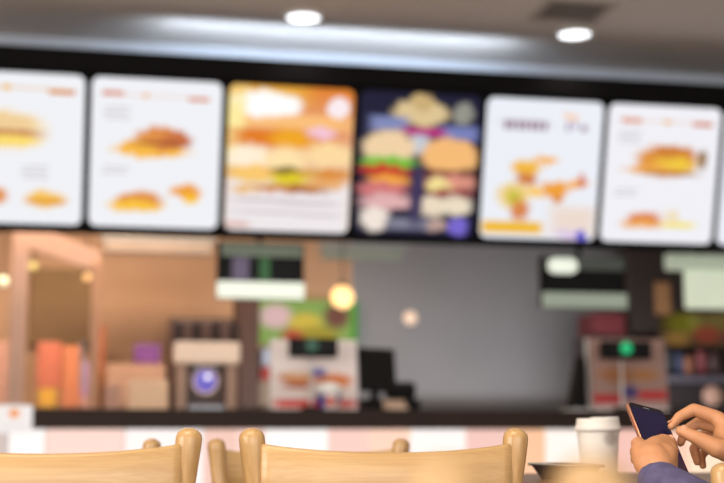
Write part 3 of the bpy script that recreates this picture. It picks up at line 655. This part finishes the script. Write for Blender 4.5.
# ------------------------------------------------------------------ chairs
HALF = .205 - .002
def make_chair(label, grp):
    r = thing('wooden_chair', label, 'chair', (0, 0, 0), 0, grp)
    H = .843
    for s in (-1, 1):
        pts = [(s * (HALF - .026), .050, 0), (s * (HALF - .022), .036, .25), (s * (HALF - .018), .026, .46), (s * (HALF - .013), .010, .66), (s * (HALF - .004), .002, .76)]
        rad = [.013, .0155, .0175, .0170, .0174]
        # rounded top
        for t, rr in ((.795, .0184), (.818, .0195), (.828, .0195), (.835, .0176), (.840, .0120), (.8425, .0060), (.843, .0015)):
            pts.append((s * (HALF + (t - .8) * .10), -.002, t)); rad.append(rr)
        bm = BM(); tube(bm, pts, rad, 28)
        o = obj('back_post', bm, maple_post, r, True)
        pts = [(s * .195, .40, 0), (s * .190, .395, .25), (s * .185, .39, .425)]
        bm = BM(); tube(bm, pts, [.0125, .016, .0175], 20); obj('front_leg', bm, maple_post, r, True)
        bm = BM(); tube(bm, [(s * (HALF - .022), .04, .22), (s * .19, .396, .22)], .009, 14); obj('side_stretcher', bm, maple_post, r, True)
    # curved crest rail, ends mortised into the posts, middle bulging back
    def rail(z0, z1, dip, bulge, th=.017, n=28):
        bm = BM(); rows = []
        W = HALF - .010
        for i in range(n + 1):
            u = -1 + 2 * i / n
            x = u * W; y = -.010 - bulge * (1 - u * u); k = 1 - u * u
            zt_ = z1 - dip * k ** .8; zb_ = z0 + dip * .6 * k
            e = .005
            prof = [(y + th / 2, zb_ + e), (y + th / 2, zt_ - e), (y + th / 2 - e * .7, zt_ - e * .25), (y, zt_), (y - th / 2 + e * .7, zt_ - e * .25), (y - th / 2, zt_ - e), (y - th / 2, zb_ + e), (y - th / 2 + e, zb_), (y + th / 2 - e, zb_)]
            rows.append([bm.verts.new((x, yy, zz)) for yy, zz in prof])
        for a, b in zip(rows, rows[1:]):
            m = len(a)
            for k in range(m): bm.faces.new((a[k], a[(k + 1) % m], b[(k + 1) % m], b[k]))
        bm.faces.new(rows[0]); bm.faces.new(rows[-1])
        return bm
    obj('crest_rail', rail(.705, .8208, .0140, .030), maple, r, True)
    obj('lower_rail', rail(.585, .632, .003, .026), maple, r, True)
    # saddle seat
    bm = BM(); n = 14; rows = []
    for i in range(n + 1):
        for_j = []
        for j in range(n + 1):
            u, v = -1 + 2 * i / n, j / n
            wd = .19 + .025 * v
            x = u * wd * (1 - .06 * max(0, abs(2 * v - 1) - .7)); y = .02 + v * .41 - .012 * u * u * (1 if v > .5 else -1)
            z = .452 - .010 * (1 - u * u) * math.sin(PI * min(1, v * 1.1))
            for_j.append((bm.verts.new((x, y, z)), bm.verts.new((x, y, .432))))
        rows.append(for_j)
    for i in range(n):
        for j in range(n):
            a, b, c, d = rows[i][j], rows[i + 1][j], rows[i + 1][j + 1], rows[i][j + 1]
            bm.faces.new((a[0], b[0], c[0], d[0])); bm.faces.new((a[1], d[1], c[1], b[1]))
    edge = [rows[i][0] for i in range(n + 1)] + [rows[n][j] for j in range(1, n + 1)] + [rows[i][n] for i in range(n - 1, -1, -1)] + [rows[0][j] for j in range(n - 1, 0, -1)]
    for k in range(len(edge)):
        a, b = edge[k], edge[(k + 1) % len(edge)]; bm.faces.new((a[0], a[1], b[1], b[0]))
    obj('seat', bm, maple_dark, r)
    for nm, y, z in (('seat_rail', .395, .41), ('seat_rail', .032, .41)):
        bm = BM(); box(bm, -.175, .175, y - .01, y + .01, z - .025, z + .022, .003); obj(nm, bm, maple, r)
    bm = BM(); tube(bm, [(-.185, .22, .22), (.185, .22, .22)], .009, 14); obj('middle_stretcher', bm, maple_post, r, True)
    return r
G1 = 'chairs in the sharp row'
G2 = 'chairs across the tables'
G3 = 'blurred chairs nearest the camera'
YR = 1.96
def cx_from_left(px, Y): return atY(px, 434, Y).x + HALF
def cx_from_right(px, Y): return atY(px, 434, Y).x - HALF
c1x = cx_from_left(253.5, YR)
ch = make_chair('sharp pale wooden chair in the middle, seen from behind, both rounded posts visible', G1)
ch.location = (c1x, YR, 0)
c0x = cx_from_right(187.5, YR - .02)
dup(ch, (c0x, YR - .02, 0), R(1.5), 'sharp pale wooden chair at the left, only its right post and rail in view', G1)
YR2 = 2.86
dup(ch, (cx_from_left(218, YR2), YR2, 0), PI, 'blurry wooden chair across the table behind the middle chair, facing the viewer', G2, (1, 1, .978))
dup(ch, (cx_from_right(151, YR2), YR2, 0), PI, 'blurry wooden chair across the table behind the left chair, one small post tip showing', G2, (1, 1, .978))
YR0 = .62
dup(ch, (cx_from_right(440, YR0), YR0, 0), 0, 'very blurred post of a near wooden chair, a soft spot on the middle chair rail', G3, (1, 1, .975))
dup(ch, (cx_from_left(593, YR0), YR0, 0), 0, 'very blurred post of a near wooden chair, in front of the paper cup', G3, (1, 1, .976))
pp = atD(723.5, 462.5, 1.86)
sd = dup(ch, (0, 0, 0), 0, 'wooden chair turned sideways, one post tip at the lower right corner', 'chair turned sideways', (1, 1, pp.z / .843))
ang = R(88)      # sitting direction -x
sd.rotation_euler = (0, 0, ang)
# local right post (HALF,0) must land on pp
off = Matrix.Rotation(ang, 2) @ Vector((HALF, 0))
sd.location = (pp.x - off.x, pp.y - off.y, 0)

# ------------------------------------------------------------------ paper cup
cp = atY(598.5, 450, 2.47)
r = thing('paper_cup', 'white takeaway paper cup with a white lid on the table at the right', 'cup', (cp.x, cp.y, .75))
r.scale = (1.03, 1.03, .965)
S = .043 / .043
cup_m = print_mat('cup_paper', .09, .10, (250, 244, 234), [('e', .62, .22, .16, .14, (196, 186, 176), .5)], rough=.6)
bm = BM(); lathe(bm, [(0, .004), (.030, .004), (.0312, 0), (.0325, .0), (.0332, .006), (.0410, .096), (.0415, .098), (.039, .098), (.031, .008), (0, .008)], 48)
bmesh.ops.transform(bm, matrix=Matrix.Translation((0, 0, -.05)), verts=bm.verts)
obj('cup_body', bm, cup_m, r, True, loc=(0, 0, .05))
bm = BM(); lathe(bm, [(.0425, .092), (.0448, .093), (.0452, .098), (.0440, .102), (.0425, .104), (.0412, .108), (.0405, .116), (.0395, .1185), (.0365, .1185), (.035, .111), (0, .110)], 48, cap=False)
for v in bm.verts:      # raised drinking side
    if v.co.z > .106 and v.co.x > -.005 and math.hypot(v.co.x, v.co.y) > .034: v.co.z += .0035 * min(1, (v.co.x + .005) / .01)
obj('cup_lid', bm, mat('lid_white', (240, 234, 226), .35), r, True)

# ------------------------------------------------------------------ black tray
tx0, tx1 = atY(532, 470, 2.385).x, atY(598, 470, 2.20).x
r = thing('serving_tray', 'black serving tray with a pale rim, left of the paper cup', 'tray', (0, 0, .75))
tz = atY(531, 464.5, 2.36).z - .75
def ring_bm(y0, y1):
    bm = BM(); L0 = []
    lv = [(.014, 0, 0), (.0, 0, tz - .003), (-.006, 0, tz - .002), (-.006, 0, tz + .001), (.001, 0, tz + .001), (.034, 0, .005)]
    for ins, _, z in lv:
        L0.append([bm.verts.new(p) for p in ((tx0 + ins, y0 + ins, z), (tx1 - ins, y0 + ins, z), (tx1 - ins, y1 - ins, z), (tx0 + ins, y1 - ins, z))])
    for a, b in zip(L0, L0[1:]):
        for k in range(4): bm.faces.new((a[k], a[(k + 1) % 4], b[(k + 1) % 4], b[k]))
    bm.faces.new(L0[0]); bm.faces.new(L0[-1])
    return bm
obj('tray_body', ring_bm(2.19, 2.385), mat('tray_black', (18, 14, 18), .5, spec=.25), r)
bm = BM(); e = .006
for a in ((tx0 - e, tx1 + e, 2.19 - e, 2.19), (tx0 - e, tx1 + e, 2.385, 2.385 + e), (tx0 - e, tx0, 2.19, 2.385), (tx1, tx1 + e, 2.19, 2.385)):
    box(bm, *a, tz + .0008, tz + .003)
obj('rim', bm, mat('rim_grey', (170, 170, 164), .4), r)

# ------------------------------------------------------------------ smartphone
cf = _rt; cdp = _hf; cu = Vector((0, 0, 1))
upv = (cf * -.139 + cdp * .653 + cu * .745).normalized()
rtv = (cf * .889 + cdp * .413 + cu * -.197); rtv = (rtv - upv * rtv.dot(upv)).normalized()
nrm = rtv.cross(upv)                                # towards the viewer
PWD, PLN, PTH = .0750, .1480, .0085
cen = EYEP + cf * .4829 + cdp * 2.1414 + cu * -.0082
r = thing('smartphone', 'dark-screened smartphone with a rose gold edge held up in two hands', 'smartphone')
M = Matrix((rtv, -nrm, upv)).transposed().to_4x4(); M.translation = cen
r.matrix_world = M
bm = BM(); rplate(bm, PWD, PLN, 0, PTH, .009, bev=.0015); obj('case', bm, mat('rose_gold', (226, 160, 130), .25, .75), r, True)
bm = BM(); rplate(bm, PWD - .003, PLN - .003, -.0006, .0006, .008); s_ = obj('screen_glass', bm, mat('screen_glass', (12, 10, 16), .12, coat=.3), r)
bm = BM(); rplate(bm, PWD - .006, PLN - .016, -.0010, -.0005, .004, cz=-.002); obj('display', bm, mat('display_navy', (16, 13, 44), .2, emis=(26, 20, 62), estr=.35, var=.25, scale=12), s_)
bm = BM(); rplate(bm, .012, .0015, -.0010, -.0005, .0006, cz=PLN / 2 - .007); obj('earpiece', bm, grey_pl, s_)
bm = BM(); box(bm, -PWD / 2 - .001, -PWD / 2 + .0005, .003, .0055, .015, .04); obj('side_button', bm, mat('rose_button', (200, 140, 116), .3, .7), r)

# ------------------------------------------------------------------ person
def blob(bm, p, q, r0, r1, seg=14):
    """tapered limb piece with round ends"""
    p, q = Vector(p), Vector(q); d = q - p; L_ = d.length
    rot = d.to_track_quat('Z', 'Y').to_matrix().to_4x4(); rot.translation = p
    prof = [(0, -r0)]
    for k in range(1, 6): a = -90 + 18 * k; prof.append((r0 * math.cos(R(a)), r0 * math.sin(R(a))))
    for k in range(0, 5): a = 18 * k; prof.append((r1 * math.cos(R(a)), L_ + r1 * math.sin(R(a))))
    prof.append((0, L_ + r1))
    lathe(bm, prof, seg, rot, cap=False)
def chain(bm, pts, rad):
    for i in range(len(pts) - 1): blob(bm, pts[i], pts[i + 1], rad[i], rad[i + 1])
def ell(bm, c, rx, ry, rz, M=None, seg=24):
    r_ = bmesh.ops.create_uvsphere(bm, u_segments=seg, v_segments=seg // 2 + 4, radius=1)
    T = Matrix.Translation(c) @ (M.to_4x4() if M is not None else Matrix.Identity(4)) @ Matrix.Diagonal((rx, ry, rz, 1))
    bmesh.ops.transform(bm, matrix=T, verts=r_['verts'])
def remeshed(name, bm, voxel, m, parent, smooth_it=4, fac=.5):
    me = bpy.data.meshes.new('tmp'); bmesh.ops.recalc_face_normals(bm, faces=bm.faces); bm.to_mesh(me); bm.free()
    t = bpy.data.objects.new('tmp', me); COL.objects.link(t)
    md = t.modifiers.new('r', 'REMESH'); md.mode = 'VOXEL'; md.voxel_size = voxel
    ms = t.modifiers.new('s', 'SMOOTH'); ms.iterations = smooth_it; ms.factor = fac
    dg = bpy.context.evaluated_depsgraph_get()
    out = bpy.data.meshes.new_from_object(t.evaluated_get(dg)); out.name = name
    bpy.data.objects.remove(t)
    out.materials.clear(); out.materials.append(m)
    for p in out.polygons: p.use_smooth = True
    o = bpy.data.objects.new(name, out); COL.objects.link(o)
    if parent: o.parent = parent
    return o
skin = mat('skin', (208, 146, 102), .48, var=.07, scale=30, bump=.15, sub=.12)
sweater = mat('sweater', (88, 82, 116), .85, var=.2, scale=60, bump=.6)
jeans = mat('trousers', (44, 48, 66), .85, var=.15, scale=60)
hair_m = mat('hair', (34, 24, 20), .5, var=.3, scale=50)

neck = Vector((1.30, 1.68, 1.00))
Fd = Vector((-.60, .80, 0)).normalized(); Lf = Vector((-.80, -.60, 0)).normalized()
shL = neck + Lf * .165 + Vector((0, 0, -.05)); shR = neck - Lf * .165 + Vector((0, 0, -.05))
pelvis = neck - Fd * .10 + Vector((0, 0, -.46))
wrL = atD(657, 480, 2.045); wrR = atD(762, 452, 2.13)
elL = Vector((.985, 1.72, .63)); elR = Vector((1.30, 1.90, .735))
body = BM()
# torso, neck, head
Rz = Matrix.Rotation(math.atan2(Lf.y, Lf.x), 3, 'Z')
ell(body, pelvis + Vector((0, 0, .02)), .165, .115, .12, Rz)
ell(body, pelvis + Fd * .02 + Vector((0, 0, .18)), .135, .10, .16, Rz)
ell(body, neck - Fd * .02 + Vector((0, 0, -.14)), .155, .105, .16, Rz)
ell(body, neck + Vector((0, 0, -.055)), .15, .07, .05, Rz)
chain(body, [neck + Vector((0, 0, -.05)), neck + Fd * .03 + Vector((0, 0, .09))], [.058, .052])
hc = neck + Fd * .065 + Vector((0, 0, .165))
tilt = Matrix.Rotation(R(24), 3, Lf) if False else Matrix.Identity(3)
ell(body, hc, .074, .092, .112, Rz); ell(body, hc + Fd * .03 + Vector((0, 0, -.06)), .055, .062, .055, Rz)
chain(body, [hc + Fd * .088 + Vector((0, 0, .012)), hc + Fd * .112 + Vector((0, 0, -.022))], [.009, .014])
for s in (-1, 1):
    ell(body, hc + Lf * (.077 * s) + Vector((0, 0, -.005)), .010, .020, .030, Rz)
    ell(body, hc + Fd * .083 + Lf * (.030 * s) + Vector((0, 0, .026)), .022, .010, .007, Rz)
ell(body, hc + Fd * .090 + Vector((0, 0, -.056)), .022, .010, .006, Rz); ell(body, hc + Fd * .088 + Vector((0, 0, -.066)), .020, .010, .007, Rz)
# legs
for s in (1, -1):
    hip = pelvis + Lf * (.09 * s); knee = hip + Fd * .42 + Vector((0, 0, -.03)) + Lf * .03 * s
    knee.z = .52; ank = knee + Vector((0, 0, -.43)) + Fd * .02
    chain(body, [hip, knee, knee + (ank - knee) * .35, ank], [.085, .058, .054, .036])
    chain(body, [ank + Vector((0, 0, -.03)), ank + Fd * .14 + Vector((0, 0, -.055))], [.035, .028])
# arms
for sh, el, wr in ((shL, elL, wrL), (shR, elR, wrR)):
    mid = el + (wr - el) * .3
    chain(body, [sh, el], [.052, .041]); chain(body, [el, mid, wr], [.040, .040, .027])
C = atD
# left hand: palm pad, thumb over the screen, four fingers wrapped behind the phone
chain(body, [wrL, C(656, 468, 2.055), C(653, 459, 2.068)], [.027, .027, .026])
chain(body, [C(660, 468, 2.06), C(665, 455, 2.078)], [.021, .019])
chain(body, [C(647, 464, 2.06), C(641, 450, 2.085)], [.021, .017])
chain(body, [C(650, 456, 2.07), C(655, 447, 2.085), C(663, 443, 2.104), C(669, 443, 2.114)], [.023, .0175, .0150, .0130])
chain(body, [C(658, 460, 2.075), C(667, 452, 2.098)], [.024, .0185])
chain(body, [C(668, 470, 2.07), C(673, 459, 2.090)], [.016, .0085])
# fingers: knuckles on the left of the phone, then curling behind it
chain(body, [C(648, 454, 2.08), C(637.5, 444, 2.115), C(643, 441, 2.160), C(655, 440, 2.182), C(663, 442, 2.186)], [.019, .0115, .0098, .009, .008])
chain(body, [C(646, 458, 2.075), C(636.5, 452, 2.100), C(643, 449, 2.146), C(655, 449, 2.172), C(664, 451, 2.176)], [.018, .0115, .0100, .009, .008])
chain(body, [C(647, 462, 2.07), C(637.0, 459, 2.088), C(643, 458, 2.130), C(655, 458, 2.157), C(664, 460, 2.160)], [.017, .0110, .0095, .0086, .0078])
chain(body, [C(650, 468, 2.06), C(640, 466, 2.072), C(646, 466, 2.108), C(656, 466, 2.138), C(663, 467, 2.142)], [.016, .0100, .0086, .0078, .007])
# right hand
chain(body, [wrR, C(744, 444, 2.135), C(728, 436, 2.155)], [.027, .027, .024])
chain(body, [C(744, 440, 2.14), C(722, 424, 2.165)], [.023, .015])
chain(body, [C(748, 448, 2.15), C(728, 447, 2.19)], [.023, .015])
chain(body, [C(748, 452, 2.12), C(726, 452, 2.112)], [.022, .017])
chain(body, [C(730, 430, 2.15), C(717, 418, 2.165), C(694, 409.5, 2.172), C(679, 417, 2.168), C(671, 426.5, 2.160)], [.018, .0128, .0108, .0088, .0066])
chain(body, [C(730, 436, 2.16), C(719, 427, 2.19), C(698, 423, 2.200), C(685, 431, 2.195), C(680.5, 443, 2.18)], [.018, .0125, .0104, .0088, .0070])
chain(body, [C(732, 442, 2.17), C(722, 436, 2.21), C(702, 436, 2.225), C(694, 449, 2.215), C(697.5, 462, 2.205)], [.018, .0120, .0100, .0086, .0072])
chain(body, [C(734, 448, 2.18), C(725, 445, 2.225), C(709, 447, 2.245), C(701, 456, 2.235), C(703, 466, 2.225)], [.017, .0108, .0088, .0076, .0064])
chain(body, [C(742, 454, 2.118), C(717, 448.5, 2.105), C(696, 437.5, 2.112), C(681, 431, 2.125)], [.020, .0160, .0118, .0092])
person = remeshed('person', body, .0030, skin, None, 5)
tag(person, 'person in a blue-violet knit sleeve holding a phone with both hands', 'person')
# nails
def nail(a, b, out, w_=.0052):
    a, b = Vector(a), Vector(b); d = (b - a).normalized(); o_ = (out - d * out.dot(d)).normalized(); s = d.cross(o_)
    Mx = Matrix((s, d, o_)).transposed()
    bm = BM(); ell(bm, b, w_, .0062, .0016, Mx, 16)
    obj('nail', bm, mat('nail', (220, 162, 128), .35, coat=.15), person, True)
cam_out = -_hf + Vector((0, 0, .7))
nail(C(696, 437.5, 2.112), C(684, 432.3, 2.1225) + (-_hf * .006 + Vector((0, 0, .0068))), cam_out)
nail(C(679, 417, 2.168), C(673, 424, 2.161) + (-_rt * .0045 + Vector((0, 0, .0048))), -_rt + Vector((0, 0, 1)), .0042)
nail(C(663, 443, 2.104), C(669, 441.5, 2.112) + (-_hf * .0075 + Vector((0, 0, .006))), cam_out)
# sweater with sleeves ending at the wrists
sw = BM()
ell(sw, pelvis + Fd * .02 + Vector((0, 0, .14)), .158, .125, .16, Rz); ell(sw, neck - Fd * .02 + Vector((0, 0, -.14)), .172, .122, .17, Rz)
ell(sw, neck + Vector((0, 0, -.06)), .165, .085, .055, Rz); chain(sw, [neck + Vector((0, 0, -.05)), neck + Fd * .01 + Vector((0, 0, .02))], [.075, .064])
def along(a, b, t): return a + (b - a) * t
for sh, el, wr, e_ in ((shL, elL, wrL, .96), (shR, elR, wrR, .93)):
    chain(sw, [sh, along(sh, el, .5), el], [.066, .060, .054])
    chain(sw, [el, along(el, wr, .4), along(el, wr, e_)], [.054, .051, .034])
sws = remeshed('sweater', sw, .0045, sweater, person, 4)
# cuff roll of the left sleeve
bm = BM(); dirv = (elL - wrL).normalized()
chain(bm, [wrL + dirv * .004, wrL + dirv * .03], [.0335, .0345]); 
remeshed('cuff', bm, .003, sweater, person, 3)
pt = BM()
for s in (1, -1):
    hip = pelvis + Lf * (.09 * s); knee = hip + Fd * .42 + Lf * .03 * s; knee.z = .52; ank = knee + Vector((0, 0, -.43)) + Fd * .02
    chain(pt, [hip, knee, knee + (ank - knee) * .85], [.098, .074, .056])
ell(pt, pelvis, .185, .13, .11, Rz)
remeshed('trousers', pt, .006, jeans, person, 4)
sb = BM()
for s in (1, -1):
    hip = pelvis + Lf * (.09 * s); knee = hip + Fd * .42 + Lf * .03 * s; ank = Vector((knee.x, knee.y, .06)) + Fd * .03
    sb2 = BM(); chain(sb2, [ank + Vector((0, 0, -.01)) - Fd * .01, ank + Fd * .15 + Vector((0, 0, -.018))], [.046, .038])
    for v in sb2.verts: v.co.z = max(v.co.z, .003)
    remeshed('shoe', sb2, .005, mat('shoe_leather', (40, 34, 32), .5), person, 3)
hb = BM(); ell(hb, hc - Fd * .016 + Vector((0, 0, .026)), .086, .092, .104, Rz); ell(hb, hc - Fd * .04 + Vector((0, 0, -.03)), .078, .062, .09, Rz)
remeshed('hair', hb, .005, hair_m, person, 4)
for s in (-1, 1):
    bm = BM(); ell(bm, hc + Fd * .0845 + Lf * (.030 * s) + Vector((0, 0, .012)), .011, .0075, .0075, Rz, 16); e = obj('eye', bm, mat('eye_white', (236, 230, 224), .2), person, True)
    bm = BM(); ell(bm, hc + Fd * .0905 + Lf * (.030 * s) + Vector((0, 0, .011)), .0045, .0025, .0045, Rz, 12); obj('iris', bm, mat('iris', (40, 26, 18), .2), e, True)
# the chair the person sits on
sit = dup(ch, (pelvis.x - Fd.x * .20, pelvis.y - Fd.y * .20, 0), math.atan2(Fd.y, Fd.x) - PI / 2, 'wooden chair the person at the right sits on, outside the frame', 'chair under the person')
